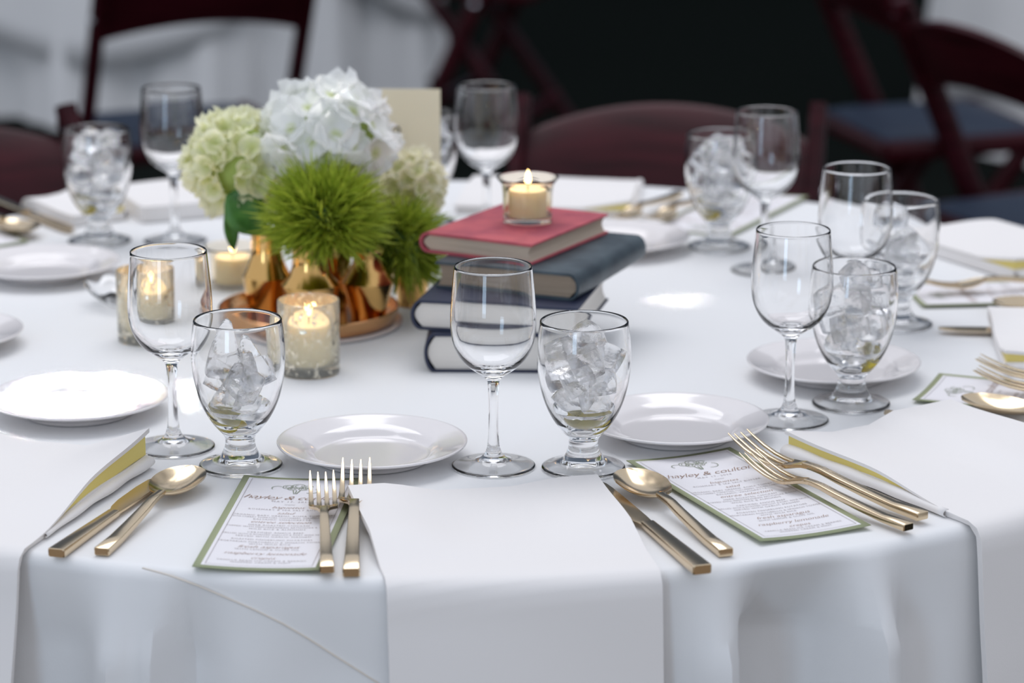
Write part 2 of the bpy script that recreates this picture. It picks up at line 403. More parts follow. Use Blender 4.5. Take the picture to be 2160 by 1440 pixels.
def goblet(label, where, x, y, peaks=(), lemon=(0, 0, .3), fill=.105, seed=1, cubes=True):
    t = thing('water_goblet', label, 'goblet', (x, y, TT), 0, 'water goblets')
    for nm, me in GM: put(nm, me, t)
    put('water', water_me, t)
    rnd = random.Random(seed)
    if lemon:
        q = thing('lemon_wedge', 'lemon wedge at the bottom of '+where, 'lemon', (x+lemon[0], y+lemon[1], TT+.0490), lemon[2], 'lemon wedges in the goblets')
        q.rotation_euler = (R_(20), R_(70), lemon[2]); q.scale = (.74, .74, .74)
        put('rind', LR, q); put('flesh', LF, q)
    spots = []
    for zz, n, rad, s in ((.059, 3, .0120, .0225), (.078, 4, .0190, .0255), (.098, 4, .0200, .0255)):
        a0 = rnd.random()*6
        for k in range(n):
            if zz > fill-.004: continue
            a = a0+2*math.pi*k/n; spots.append((rad*math.cos(a), rad*math.sin(a), zz+rnd.uniform(-.003, .003), s*rnd.uniform(.92, 1.1)))
    spots += [(0.001, -.001, .088, .022)]
    spots += list(peaks)
    inner = sorted((z, r) for r, z in G_IN if r > 0 and z < .127)
    for k, (dx, dy, dz, s) in enumerate(spots):
        top = k >= len(spots)-len(peaks); me = ICE_PEAK if top and seed == 3 else ICE[(k+seed) % 5]
        eu = Euler((R_(45), R_(33), rnd.uniform(-.3, .3)+R_(35)) if top and dz > .085 else (rnd.random()*6, rnd.random()*6, rnd.random()*6))
        if me is ICE_PEAK: eu = Euler((0, R_(8 if dx < 0 else -12), .4))
        rm = eu.to_matrix(); vs = [rm @ v.co for v in me.vertices]; c = Vector((dx, dy, dz))
        for it in range(40):                       # keep the cube inside the bowl
            bad = False
            for v in vs:
                q = c+v*s
                if q.z < .128 and math.hypot(q.x, q.y) > interp(inner, q.z)-.0012: bad = True; break
            if not bad: break
            if it % 2: s *= .975
            c.x *= .95; c.y *= .95
        o = put('ice_cube', me, None, (x+c.x, y+c.y, TT+c.z), eu, (s, s, s))
        tag(o, ('topmost ice cube at the rim of ' if top else 'clear ice cube heaped in ')+where, 'ice cube', 'ice in '+where)
wine('empty wine glass beside the goblet in front of the speckled gold votives', *P(367, 944)[:2])
wine('empty wine glass standing in front of the stack of books', *P(1041, 984)[:2])
wine('empty wine glass beside the bread plate with a goblet standing before it', *P(1664, 887)[:2])
wine('empty wine glass behind the lime green hydrangea', -.374, 3.291)
wine('empty wine glass behind the candle on the red book', -.028, 3.304)
wine('empty wine glass beside the goblet near the crossed forks at the far chair', .268, 3.146)
wine('empty wine glass with a goblet close behind it at the table side', .329, 2.842)
goblet('iced water goblet with two tall ice peaks beside the menu card', 'the goblet with two tall ice peaks', -.2265, 2.428,
       peaks=((-.011, -.004, .1040, .0300), (.015, -.004, .0930, .0300)), lemon=(-.009, -.006, 1.2), fill=.09, seed=3)
goblet('iced water goblet next to the wine glass by the book stack', 'the goblet by the books', .0595, 2.422,
       peaks=((.003, .004, .1125, .023),), lemon=(.004, -.006, 2.0), fill=.11, seed=5)
goblet('iced water goblet heaped full, standing in front of a bread plate', 'the goblet before a bread plate', .304, 2.620,
       peaks=((0, .0, .117, .022), (.012, .008, .113, .02)), lemon=(.010, -.006, .4), fill=.12, seed=8)
goblet('iced water goblet with one ice cube leaning at the rim, beside the napkin fork setting', 'the goblet near the knife tip', .381, 2.911,
       peaks=((-.010, 0, .109, .024),), lemon=None, fill=.10, seed=11)
goblet('iced water goblet by the forks in front of the far chair', 'the goblet by the far forks', .2275, 3.257,
       peaks=((-.004, -.005, .114, .021), (.01, .01, .112, .02)), lemon=(-.012, -.007, .9), fill=.12, seed=13)
goblet('iced water goblet near the lone chair post, behind the bread plates', 'the goblet behind the bread plates', -.4575, 3.287,
       peaks=((.012, 0, .115, .02), (-.01, .01, .113, .02)), lemon=(-.012, -.008, .9), fill=.12, seed=17)
goblet('iced water goblet standing behind the cream table card', 'the goblet behind the table card', -.100, 3.385,
       peaks=((.012, 0, .113, .02), (-.01, .01, .112, .02)), lemon=None, fill=.12, seed=19)

# ---------------------------------------------------------------- plates
PL = [(0, .0040), (.030, .0040), (.046, .0042), (.050, .0055), (.054, .0085), (.058, .0108), (.066, .0132), (.074, .0155), (.0785, .0168), (.0800, .0166), (.0803, .0156), (.0788, .0143), (.072, .0120), (.060, .0080), (.052, .0038), (.049, .0010), (.0465, .0005), (.0445, .0012), (.0, .0018)]
plate_me = MB().lathe(dense(PL[::-1], 3), 96).mesh('plate', M['porcelain'], True, 60)
def plate(label, px, py, z=0.0):
    p = P(px, py, .012)
    o = put('bread_plate', plate_me, None, (p.x, p.y, TT)); tag(o, label, 'plate', 'white bread plates')
plate('white bread plate just above the two forks beside the menu card', 785, 938)
plate('white bread plate above the menu card with the leaning forks', 1426, 890)
plate('white bread plate lit by a patch of sun', 165, 842)
plate('white bread plate behind the heaped goblet and wine glass', 1758, 768)
plate('white bread plate in front of the goblet and spoon at the table side', 92, 558)
plate('white bread plate mostly cut off beside the sunlit plate', -128, 704)
plate('white bread plate behind the stack of books by the forks', 1300, 503)

# ---------------------------------------------------------------- cutlery (local +y from handle end to tip)
HZ = [(0, .0032), (.03, .0036), (.08, .0075), (.112, .0118), (.128, .0115)]
def handle_mb(w0=.0115, w1=.0066, t0=.0062, t1=.0042, end=.128):
    secs = []
    for y in (0, .0008, .03, .06, .09, .108, .118, end):
        f = y/end; k = .86 if y == 0 else 1
        secs.append(rrect(0, interp(HZ, y), lerp(w0, w1, f**.8)*k, lerp(t0, t1, f)*k, y, .16))
    return MB().loft(secs)
fork_handle = handle_mb().mesh('handle', M['gold_brushed'], True, 30)
def strip(secs):                      # secs: (y, x_center, width, z, thickness)
    return MB().loft([rrect(x, z, w, t, y, .3) for (y, x, w, z, t) in secs])
def fork_head():
    mb = MB(); prof = ((.122, .0066, .0117), (.128, .0095, .0113), (.133, .016, .0102), (.138, .0212, .0086), (.145, .0232, .0068), (.153, .0238, .0060))
    top = []; bot = []
    for y, w, z in prof:
        row = [Vector((w*(k/8-.5), y, z+.0016*(2*k/8-1)**2*min(1, w/.02))) for k in range(9)]
        top.append(row); bot.append([p-Vector((0, 0, .0024)) for p in row])
    loops = [t+b[::-1] for t, b in zip(top, bot)]
    return mb.loft(loops).mesh('head', M['gold_brushed'], True, 40)
fork_head_me = fork_head()
tine_me = []
for k in range(4):
    x = (-1.5+k)*.0064
    zz = .0014 if k in (0, 3) else 0
    tine_me.append(strip([(.1515, x, .0046, .0048+zz, .0024), (.160, x, .0042, .0051+zz, .0022), (.172, x, .0038, .0066+zz, .0021), (.185, x, .0032, .0098+zz, .0019), (.198, x, .0023, .0145+zz, .0015), (.206, x, .0010, .0180+zz, .0009)]).mesh('tine', M['gold_brushed'], True, 40))
def spoon_bowl():
    mb = MB(); top = []; bot = []; n = 14; cy = .1655; hl = .0365; hw = .0212
    for i in range(n+1):
        u = -1+2*i/n; y = cy+hl*math.sin(u*math.pi/2)
        s = math.sin(u*math.pi/2); w = hw*math.sqrt(max(0, 1-s*s))*(1+.10*s)*(1-.0*s)
        w = max(w, .0028 if i == 0 else .0006)
        row = []; rb = []
        for k in range(11):
            v = -1+2*k/10; rr = min(1, math.sqrt((w*v/hw)**2+s*s))
            z = .0024+.0090*rr**2.2+.0010*s
            row.append(Vector((w*v, y, z+.0012))); rb.append(Vector((w*v, y, z-.0002)))
        top.append(row); bot.append(rb)
    return mb.loft([t+b[::-1] for t, b in zip(top, bot)]).mesh('bowl', M['gold_brushed'], True, 60)
spoon_bowl_me = spoon_bowl()
spoon_handle = handle_mb(.0125, .0070, .0066, .0042, .131).mesh('handle', M['gold_brushed'], True, 30)
def knife_meshes():
    secs = []
    for y in (0, .001, .04, .08, .105, .116):
        f = y/.116; k = .85 if y == 0 else 1
        secs.append(rrect(0, .0040, lerp(.0150, .0105, f)*k, lerp(.0078, .0052, f)*k, y, .18))
    h = MB().loft(secs).mesh('handle', M['gold_brushed'], True, 30)
    b = []
    for y, x0, x1 in ((.112, -.0048, .0046), (.120, -.0062, .0050), (.132, -.0098, .0056), (.150, -.0120, .0058), (.19, -.0125, .0058), (.212, -.0110, .0056), (.224, -.0075, .0048), (.230, -.0015, .0030)):
        th = .0026 if y < .12 else .0018
        zc = .0038
        b.append([Vector((x0, y, zc-.0003)), Vector((x0*.4, y, zc-th/2)), Vector((x1, y, zc-th/2)), Vector((x1, y, zc+th/2)), Vector((x0*.4, y, zc+th/2)), Vector((x0, y, zc+.0003))])
    bl = MB().loft(b).mesh('blade', M['gold'], True, 30)
    return h, bl
knife_h, knife_b = knife_meshes()
def cutlery(kind, label, end, tip_dir, z=.001, tilt=0.0, roll=0.0, group=None, scale=1.0):
    t = thing({'fork': 'dinner_fork', 'spoon': 'dinner_spoon', 'knife': 'dinner_knife'}[kind], label, kind, (end[0], end[1], TT+z), face(tip_dir), group or 'gold cutlery')
    t.rotation_euler = (tilt, roll, face(tip_dir)); t.scale = (scale,)*3
    if kind == 'fork':
        put('handle', fork_handle, t); put('head', fork_head_me, t)
        for me in tine_me: put('tine', me, t)
    elif kind == 'spoon':
        put('handle', spoon_handle, t); put('bowl', spoon_bowl_me, t)
    else:
        put('handle', knife_h, t); put('blade', knife_b, t)
    return t
def dirpx(e, tp, ze=.004, zt=.012):
    a = P(*e, ze); b = P(*tp, zt); d = b-a; return a, (d.x, d.y), math.hypot(d.x, d.y)
def lay(kind, label, e, tp, ze=.004, zt=.012, z=.001, **k):
    a, d, L = dirpx(e, tp, ze, zt)
    full = {'fork': .206, 'spoon': .2015, 'knife': .230}[kind]
    return cutlery(kind, label, a, d, z, scale=L/full if k.pop('fit', True) else 1.0, **k)
lay('knife', 'gold knife half under the rolled napkin beside the spoon', (118, 1168), (352, 1004), .004, .004)
lay('spoon', 'gold spoon lying between the rolled napkin and the menu card', (214, 1164), (405, 992), .004, .010)
lay('fork', 'gold fork whose four tines lie free on the menu card', (690, 1210), (679, 1010), .004, .016, z=.0042)
lay('fork', 'gold fork half tucked under the draped napkin', (741, 1208), (752, 982), .004, .016, z=.0005)
lay('knife', 'gold knife lying against the draped napkin, tip under its corner', (1482, 1204), (1262, 1020), .004, .004)
lay('spoon', 'gold spoon between the knife and the menu card', (1532, 1166), (1322, 998), .004, .010)
lay('fork', 'gold fork leaning across the menu card by the yellow-folded napkin', (1917, 1118), (1577, 960), .004, .018, z=.0035)
lay('fork', 'gold fork between another fork and the yellow-folded napkin', (1947, 1096), (1556, 925), .004, .018, z=.0035)
def lay_tip(kind, label, tip, d, zt=.014, z=.001):
    b = P(*tip, zt); L = math.hypot(*d); d = (d[0]/L, d[1]/L); full = {'fork': .206, 'spoon': .2015, 'knife': .230}[kind]
    return cutlery(kind, label, (b.x+d[0]*full, b.y+d[1]*full), (-d[0], -d[1]), z)
lay_tip('knife', 'gold knife whose tip peeps out behind the foot of the heaped goblet', (1868, 868), (.56, -.83), .004)
lay_tip('fork', 'gold fork on the far menu card beside a spoon, nearest the spoon', (2058, 790), (.93, -.42), .017, z=.0042)
lay_tip('fork', 'gold fork beside the napkin with a deep yellow roll', (2062, 766), (.93, -.40), .017, z=.0042)
lay_tip('spoon', 'gold spoon with a glowing reflection beside the napkin corner', (2030, 839), (.92, -.50), .012)
lay_tip('knife', 'gold knife pointing from under the square napkin edge', (1980, 694), (1.0, -.06), .004)
lay_tip('spoon', 'gold spoon behind the square napkin edge', (2096, 640), (.98, .20), .012)
lay_tip('fork', 'gold fork lying on the menu card before the tan-folded napkin', (1925, 600), (.96, .22), .014, z=.0042)
lay_tip('spoon', 'gold spoon lying by the goblet behind the bread plates', (66, 490), (-.56, .82), .010)
lay_tip('knife', 'gold knife lying by the goblet behind the bread plates', (150, 487), (-.56, .82), .004)
lay_tip('fork', 'gold fork before the far chair, beside the curled napkin edge', (1288, 462), (.42, .90), .016, z=.0042)
lay_tip('fork', 'gold fork before the far chair, beside the far menu card', (1362, 464), (.42, .90), .016, z=.0042)

# ---------------------------------------------------------------- napkins
def napkin(label, inner, d, w=.205, L=.50, thick=.007, fold=None, z0=.0012, lift=0.0, drape=True, wob=.0015, opening=.010, slope=.10, lift_pos=0.0, lift_neg=0.0, ramp=(.15, .50), lift_len=.30):
    """inner = middle of the inner edge, d = outward direction; lies on the table and hangs over the edge"""
    d = Vector((d[0], d[1], 0)).normalized(); s = Vector((-d.y, d.x, 0)) * -1   # s: to the right when looking outwards
    nu, nv = 46, 14
    def surf(v, sdist, zoff):          # v lateral -1..1
        base = Vector((inner[0], inner[1], 0))+s*(v*w/2)
        rel = base-Vector((TCX, TCY, 0)); b = rel.dot(d); c = rel.length_squared-(TR+.004+zoff)**2
        t_edge = -b+math.sqrt(max(b*b-c, 0)) - .010
        rb = .012+zoff
        if sdist <= t_edge or not drape:
            q = base+d*sdist; return Vector((q.x, q.y, TT+zoff)), 0
        e = sdist-t_edge
        if e < rb*math.pi/2:
            a = e/rb; q = base+d*(t_edge+rb*math.sin(a)); return Vector((q.x, q.y, TT+zoff-rb*(1-math.cos(a)))), a
        h_ = e-rb*math.pi/2; q = base+d*(t_edge+rb+slope*min(h_, .1)+.08*max(0, h_-.1)); return Vector((q.x, q.y, TT+zoff-rb-(e-rb*math.pi/2))), math.pi/2
    t = thing('napkin', label, 'napkin', (inner[0], inner[1], TT), 0, 'folded napkins')
    org = Vector((inner[0], inner[1], TT))
    sd_ = 1 if fold == 'right' else -1
    def layer(za, zb, w_in=0.0, l_in=0.0, edge=0.0, l_end=None, taper=False):
        loops = []; le = l_end or L
        for i in range(nu+1):
            sd = l_in+(le-l_in)*i/nu; tp = []; bt = []
            fo = max(0.0, 1-sd/FL)**.8 if fold else 0
            q_ = min(1, max(0, (sd-.11)/.13)); tk = 1-.68*q_*q_*(3-2*q_)
            for k in range(nv+1):
                v = (-1+2*k/nv)
                vv = v*(1-w_in)
                z_up = zb+wob*math.sin(5*sd*9+3*v)*.5*(1 if 0 < i else .4)
                lf = (lift_pos*min(1, max(0, (v-ramp[0])/(ramp[1]-ramp[0])))+lift_neg*min(1, max(0, (-v-ramp[0])/(ramp[1]-ramp[0]))))*min(1, max(0, (lift_len-sd)/.05))
                e_ = max(0, v*sd_-.45)/.55
                if edge: z_up += edge*e_*fo
                z_up *= tk
                z_lo = (za+(z_up/tk-zb)*.92)*tk if not taper else za*tk
                if taper: z_up = (zb+(opening-.001)*e_*fo-.0012)*tk
                p, a = surf(vv, sd, z_up+lf); r0, a2 = surf(vv, sd, z_lo+lf)
                hang = max(0, TT-.03-p.z)
                bulge = d*(.03*hang*(1+math.sin(2.2*v+4*hang+inner[0]*9)))
                tp.append(p+bulge-org); bt.append(r0+bulge-org)
            loops.append(tp+bt[::-1])
        return MB().loft(loops)
    if fold:
        FL = .20
        build('upper_layer', layer(z0+thick-.0024, z0+thick, edge=opening), M['napkin'], t, angle=70)
        build('lower_layer', layer(z0, z0+thick-.0030, w_in=.02), M['napkin'], t, angle=70)
        build('inner_fold', layer(z0+thick-.0030, z0+thick-.0010, w_in=.030, l_in=.002, l_end=FL*.97, taper=True), M['napkin_in'], t, angle=70)
        lip = []
        for i in range(25):
            sdist = .002+FL*i/24; row = []
            for k in range(9):
                a = R_(-80+200*k/8)
                q_ = min(1, max(0, (sdist-.11)/.13)); tk = 1-.68*q_*q_*(3-2*q_)
                p, _ = surf(sd_*.985, sdist, z0+.0048*tk)
                rr = .0046*(1-.5*(i/24)**1.5)*(1+.12*math.sin(i*.8))
                row.append(p-org+s*(sd_*rr*math.cos(a)*1.5)+Vector((0, 0, rr*math.sin(a))))
            lip.append(row)
        o = build('rolled_edge', MB().grid(lip), M['napkin'], t, angle=70)
        so = o.modifiers.new('solid', 'SOLIDIFY'); so.thickness = .0010
    else:
        build('cloth_layers', layer(z0, z0+thick), M['napkin'], t, angle=70)
    return t
napkin('flat ivory napkin draped over the table edge between fork and knife', (-.031, 2.348), (.19, -.98), thick=.005, lift_pos=.0085, lift_neg=.0058, ramp=(.30, .68), lift_len=.17)
napkin('ivory napkin with a yellow inner fold draped over the edge beside two forks', (.307, 2.509), (.56, -.83), w=.186, fold='right', thick=.012, lift_neg=.0085, slope=.12, ramp=(.0, .28))
napkin('ivory napkin rolled open to yellow, draped over the edge beside knife and spoon', (-.400, 2.457), (-.29, -.957), fold='left', thick=.013, opening=.020, lift_pos=.0065, slope=.2)
napkin('ivory napkin with a squared inner edge and deep yellow roll beyond the spoon', (.463, 2.812), (.99, -.06), w=.178, thick=.012, fold='right', lift_neg=.0085, slope=.24)
napkin('napkin showing a tan fold beyond the menu card and goblet', (.475, 3.185), (.86, .5), L=.33, thick=.014, fold='right', slope=.24)
napkin('white napkin lying at the far edge behind the red book', (.035, 3.425), (.10, 1), L=.27, thick=.009, fold='right', slope=.24)
napkin('thick rolled ivory napkin behind the lime green hydrangea', (-.345, 3.415), (-.40, .92), w=.165, L=.27, thick=.018, slope=.24)
napkin('ivory napkin with a yellow fold behind the goblet and spoon', (-.470, 3.381), (-.56, .82), w=.066, L=.27, thick=.012, fold='right', slope=.24)

# ---------------------------------------------------------------- menu cards
MW, MH = .098, .236
def bend(x, y): return .0008+.0020*(x/(MW/2))**2+.0006*(y/MH)**2
def sheet(w0, w1, y0, y1, z, n=10):
    return MB().grid([[Vector((lerp(w0, w1, i/n), lerp(y0, y1, k/n), bend(lerp(w0, w1, i/n), lerp(y0, y1, k/n))+z)) for k in range(n+1)] for i in range(n+1)])
def text_mesh(name, lines, mt):
    mb = MB(); dg = None
    for (txt, y, size, shear, sp) in lines:
        cu = bpy.data.curves.new('t', 'FONT'); cu.body = txt; cu.size = size; cu.align_x = 'CENTER'; cu.shear = shear; cu.space_character = sp
        cu.resolution_u = 2; cu.offset = -size*.014 if shear > .35 else 0
        ob = bpy.data.objects.new('t', cu); C.objects.link(ob)
        bpy.context.view_layer.update()
        me = bpy.data.meshes.new_from_object(ob.evaluated_get(bpy.context.evaluated_depsgraph_get()))
        xs = [v.co.x for v in me.vertices]; half = max(abs(min(xs)), abs(max(xs)), 1e-6); k = min(1, .041/half)
        b = len(mb.v)
        for v in me.vertices:
            x = v.co.x*k; yy = y+v.co.y
            mb.v.append((x, yy, bend(x, yy)+.0012))
        for p in me.polygons: mb.f.append(tuple(b+i for i in p.vertices))
        bpy.data.objects.remove(ob); bpy.data.curves.remove(cu); bpy.data.meshes.remove(me)
    return mb.mesh(name, mt, False)
def ribbon(mb, pts, w):
    pts = [Vector((*p, 0)) for p in pts]
    L = []; Rr = []
    for i, p in enumerate(pts):
        t = (pts[min(i+1, len(pts)-1)]-pts[max(i-1, 0)]).normalized(); nn = Vector((-t.y, t.x, 0))*w/2
        L.append(Vector((p.x+nn.x, p.y+nn.y, bend(p.x+nn.x, p.y+nn.y)+.0012))); Rr.append(Vector((p.x-nn.x, p.y-nn.y, bend(p.x-nn.x, p.y-nn.y)+.0012)))
    mb.grid([Rr, L])
def arc(cx, cy, r, a0, a1, n=14, ry=None): return [(cx+r*math.cos(R_(lerp(a0, a1, i/n))), cy+(ry or r)*math.sin(R_(lerp(a0, a1, i/n)))) for i in range(n+1)]
# inner/top edge at y=0, runs outward to y=-MH (text reads from outside)
sheet_back = sheet(-MW/2, MW/2, -MH, 0, 0).mesh('backing', M['card_green'], True); 
sheet_front = sheet(-MW/2+.0055, MW/2-.0055, -MH+.0055, -.0055, .0007).mesh('menu_panel', M['card_white'], True)
fr = MB(); e_ = MW/2-.0085
for a, b in (((-e_, -.0085), (e_, -.0085)), ((e_, -.0085), (e_, -MH+.0085)), ((e_, -MH+.0085), (-e_, -MH+.0085)), ((-e_, -MH+.0085), (-e_, -.0085))):
    ribbon(fr, [(lerp(a[0], b[0], i/12), lerp(a[1], b[1], i/12)) for i in range(13)], .0004)
border_me = fr.mesh('border_line', M['ink_grey'], False)
em = MB()
for (cx, cy, r) in ((-.008, -.026, .0045), (0, -.0235, .0055), (.008, -.026, .0045), (-.004, -.030, .004), (.005, -.030, .004)):
    ribbon(em, arc(cx, cy, r, 20, 330), .0007); ribbon(em, arc(cx, cy, r*.5, 100, 400), .0006)
for a, b in (((-.003, -.034), (-.001, -.044)), ((.003, -.034), (.001, -.044)), ((0, -.035), (0, -.044))):
    ribbon(em, [(lerp(a[0], b[0], i/4), lerp(a[1], b[1], i/4)) for i in range(5)], .0008)
ribbon(em, arc(-.016, -.030, .005, 60, 220), .0007); ribbon(em, arc(.012, -.036, .006, -120, 60), .0007)
emblem_me = em.mesh('emblem', M['ink_green'], False)
big = [('hayley & coulton', -.0600, .0135, .42, .92), ('baguettes', -.0835, .0072, .4, .95), ('salad', -.0985, .0072, .4, .95), ('entrée selection', -.1225, .0078, .4, .95),
       ('fresh asparagus', -.1845, .0082, .4, .95), ('raspberry lemonade', -.2010, .0082, .4, .95), ('crepes', -.2110, .0075, .4, .95)]
small = [('MAY 17, 2014', -.0670, .0042, 0, 1.3), ('menu', -.0745, .0036, .3, 1.1), ('ROSEMARY & SEA SALT BUTTER', -.0890, .0037, 0, 1.2), ('ORGANIC BABY GREENS, ROMA TOMATOES', -.1045, .0037, 0, 1.15),
         ('WITH CHERRY TOMATOES, CUCUMBERS, SHAVED CARROTS', -.1095, .0037, 0, 1.1), ('BALSAMIC VINAIGRETTE', -.1145, .0037, 0, 1.15), ('HERB ROASTED CHICKEN', -.1290, .0037, 0, 1.15), ('TOPPED WITH MEDITERRANEAN ARTICHOKE & OLIVE', -.1340, .0037, 0, 1.1),
         ('WILD RICE & ALMONDS', -.1390, .0037, 0, 1.15), ('CERTIFIED ANGUS BEEF', -.1475, .0037, 0, 1.15), ('GRILLED WITH A ROASTED SHALLOT & PORT WINE SAUCE', -.1525, .0037, 0, 1.1), ('SERVED WITH GARLIC MASHED', -.1575, .0037, 0, 1.15),
         ('ROASTED FINGERLING POTATOES', -.1655, .0037, 0, 1.12), ('VEGETARIAN PORTOBELLO & SPINACH TOWER', -.1715, .0037, 0, 1.1), ('WITH WILD RICE', -.1765, .0037, 0, 1.15), ('WITH LEMON & OLIVE OIL', -.1895, .0037, 0, 1.15), ('VANILLA BEAN ICE CREAM & BERRIES', -.2165, .0036, 0, 1.15), ('WHIPPED CREAM & MINT', -.2210, .0036, 0, 1.15)]
big_me = text_mesh('script_lettering', big, M['ink']); small_me = text_mesh('small_lettering', small, M['ink_grey'])
def menu(label, inner_mid, outward, z=.0004):
    d = (-outward[0], -outward[1])
    t = thing('menu_card', label, 'menu', (inner_mid[0], inner_mid[1], TT+z), face(d), 'printed menu cards')
    b = put('backing', sheet_back, t); so = b.modifiers.new('thick', 'SOLIDIFY'); so.thickness = .0006
    f = put('panel', sheet_front, t)
    for nm, me in (('border_line', border_me), ('emblem', emblem_me), ('script_lettering', big_me), ('small_lettering', small_me)): put(nm, me, f)['kind'] = 'stuff'
menu('sage-edged menu card under the fork with free tines', (-.172, 2.389), (-.019, -.237))
menu('sage-edged menu card under the leaning forks beside the spoon', (.1405, 2.454), (.102, -.232))
q = (P(1908, 842)+P(1978, 803))/2
menu('menu card beyond the napkin corner, under forks and a spoon', (q.x+.004, q.y), (.93, -.37))
q = (P(1955, 651)+P(1892, 605))/2
menu('menu card lying before the napkin with the tan fold', (q.x, q.y), (.99, .10))
q = (P(1392, 497)+P(1495, 503))/2
menu('menu card at the far chair behind a goblet foot', (q.x+.008, q.y+.016), (.45, .89))
menu('menu card beside the spoon behind the bread plates', (-.575, 3.250), (-.56, .82))
menu('menu card showing its corner behind the sunlit plate and rolled napkin', (-.44, 2.52), (-.70, -.71))

# ---------------------------------------------------------------- books
def book(label, cover, pgs, nl, nr, depth, z0, th, spine='left', group=None):
    """nl, nr = world near-left and near-right corners (xy); depth away from the camera"""
    nl = Vector((nl[0], nl[1], 0)); nr = Vector((nr[0], nr[1], 0)); x = (nr-nl); w = x.length; x.normalize()
    ang = math.atan2(x.y, x.x)
    t = thing('book', label, 'book', (nl.x, nl.y, TT+z0), ang, 'stacked old books')
    ct = .0026; ov = .0030
    cv = MB()
    sx = 0 if spine == 'left' else w; sg = 1 if spine == 'left' else -1
    for z in (ct/2, th-ct/2):
        secs = [rrect(w/2, z, w-.002, ct, y, .4) for y in (0, depth)]
        cv.loft(secs)
    # rounded spine
    outer = []; inner = []
    for k in range(13):
        a = R_(-90+180*k/12); b = .010 if True else 0
        outer.append((sx-sg*(b*math.cos(a)-.002), th/2+th/2*math.sin(a))); inner.append((sx-sg*((b-.0028)*math.cos(a)-.0022), th/2+(th/2-ct)*math.sin(a)))
    loop = outer+inner[::-1]
    if spine == 'right': loop = loop[::-1]
    cv.loft([[Vector((p[0], y, p[1])) for p in loop] for y in (0, depth)])
    cvo = build('cover', cv, M[cover], t, angle=40)
    pg = MB()
    n = 10
    loop = []
    for k in range(n+1):                              # fore edge, slightly hollow
        v = k/n; fx = (w-ov-.0035*math.sin(math.pi*v)) if spine == 'left' else (ov+.0035*math.sin(math.pi*v))
        loop.append((fx, lerp(ct, th-ct, v)))
    for k in range(n+1):                              # spine side, rounded
        v = 1-k/n; fx = (.003-.0075*math.sin(math.pi*v)) if spine == 'left' else (w-.003+.0075*math.sin(math.pi*v))
        loop.append((fx, lerp(ct, th-ct, v)))
    if spine == 'left': loop = loop[::-1]
    pg.loft([[Vector((p[0], y, p[1])) for p in loop] for y in (ov, depth-ov)])
    build('page_block', pg, M[pgs], t, angle=40)
    return t
book('thick navy book with white pages at the bottom of the stack', 'navy_cover', 'pages_white', (-.074, 2.731), (.066, 2.727), .19, 0, .037, 'left')
book('navy book with pale cream pages, third from the top of the stack', 'navy_cover', 'pages_white', P(883, 632, .066)[:2], P(1222, 650, .066)[:2], .150, .0372, .0285, 'left')
book('dark teal book with a worn rounded spine under the red book', 'teal_cover', 'pages_tan', P(916, 550, .092)[:2], P(1205, 577, .092)[:2], .182, .0659, .0258, 'right')
book('faded red cloth book on top of the stack under the candle', 'red_cover', 'pages_old', P(899, 489, .112)[:2], P(1124, 516, .112)[:2], .158, .0919, .0200, 'left')

# ---------------------------------------------------------------- candles
flame_prof = [(0, 0), (.0016, .0012), (.0026, .0038), (.0027, .0062), (.0020, .0098), (.0010, .0130), (0, .0155)]
flame_me = MB().lathe(dense(flame_prof), 16).mesh('flame', M['flame'], True, 90)
def candle(label, x, y, z, r, h, power=.10):
    t = thing('candle', label, 'candle', (x, y, TT+z), 0, 'lit candles')
    build('wax', MB().lathe([(0, 0), (r, 0), (r, h*.5), (r, h-.001), (r-.0012, h), (r*.6, h-.0022), (0, h-.0028)], 40), M['wax'], t, angle=50)
    build('wick', MB().tube([(0, 0, h-.003), (.0002, 0, h+.002), (.0006, 0, h+.0045)], .0006, 6), M['wick'], t)
    put('flame', flame_me, t, (0.0004, 0, h+.003))
    l = bpy.data.lights.new('candle_light', 'POINT'); l.energy = power; l.color = (1, .6, .25); l.shadow_soft_size = .004
    lo = bpy.data.objects.new('candle_light', l); C.objects.link(lo); lo.location = (x, y, TT+z+h+.011)
def flared(label, x, y, z, candle_label):
    t = thing('candle_holder', label, 'candle holder', (x, y, TT+z), 0, 'clear glass candle holders')
    out = [(0, 0), (.0215, 0), (.0232, .0008), (.0236, .003), (.0240, .015), (.0243, .028), (.0252, .035), (.0272, .0395), (.0296, .0425), (.0300, .0436)]
    inn = [(.0292, .0438), (.0264, .0410), (.0240, .0365), (.0230, .030), (.0226, .016), (.0222, .0075), (.0205, .0062), (0, .0062)]
    build('cup', MB().lathe(dense(out, 2)+dense(inn, 2), 64), M['amber_glass'], t, angle=70)
    candle(candle_label, x, y, z+.0066, .0185, .0265)
def mercury(label, x, y, candle_label, h=.070):
    t = thing('votive_holder', label, 'candle holder', (x, y, TT), 0, 'speckled gold votive holders')
    out = [(0, 0), (.0265, 0), (.0280, .0010), (.0285, .003), (.0286, h*.5), (.0287, h-.0005), (.0282, h)]
    inn = [(.0272, h), (.0268, h-.001), (.0268, h*.5), (.0266, .010), (.0250, .0085), (0, .0085)]
    build('cup', MB().lathe(out+inn, 64), M['mercury'], t, angle=60)
    candle(candle_label, x, y, .0088, .0205, .038, .10)
p = P(1113, 468, .112); flared('flared clear glass candle holder on the red book', p.x, p.y+.002, .1121, 'lit cream candle in the glass on the red book')
p = P(653, 785); mercury('speckled gold votive holder in front of the gold vases', p.x, p.y, 'lit cream candle in the votive in front of the vases')
p = P(311, 716); mercury('speckled gold votive holder behind the wine glass, away from the vases', p.x, p.y, 'lit cream candle in the votive behind the wine glass')
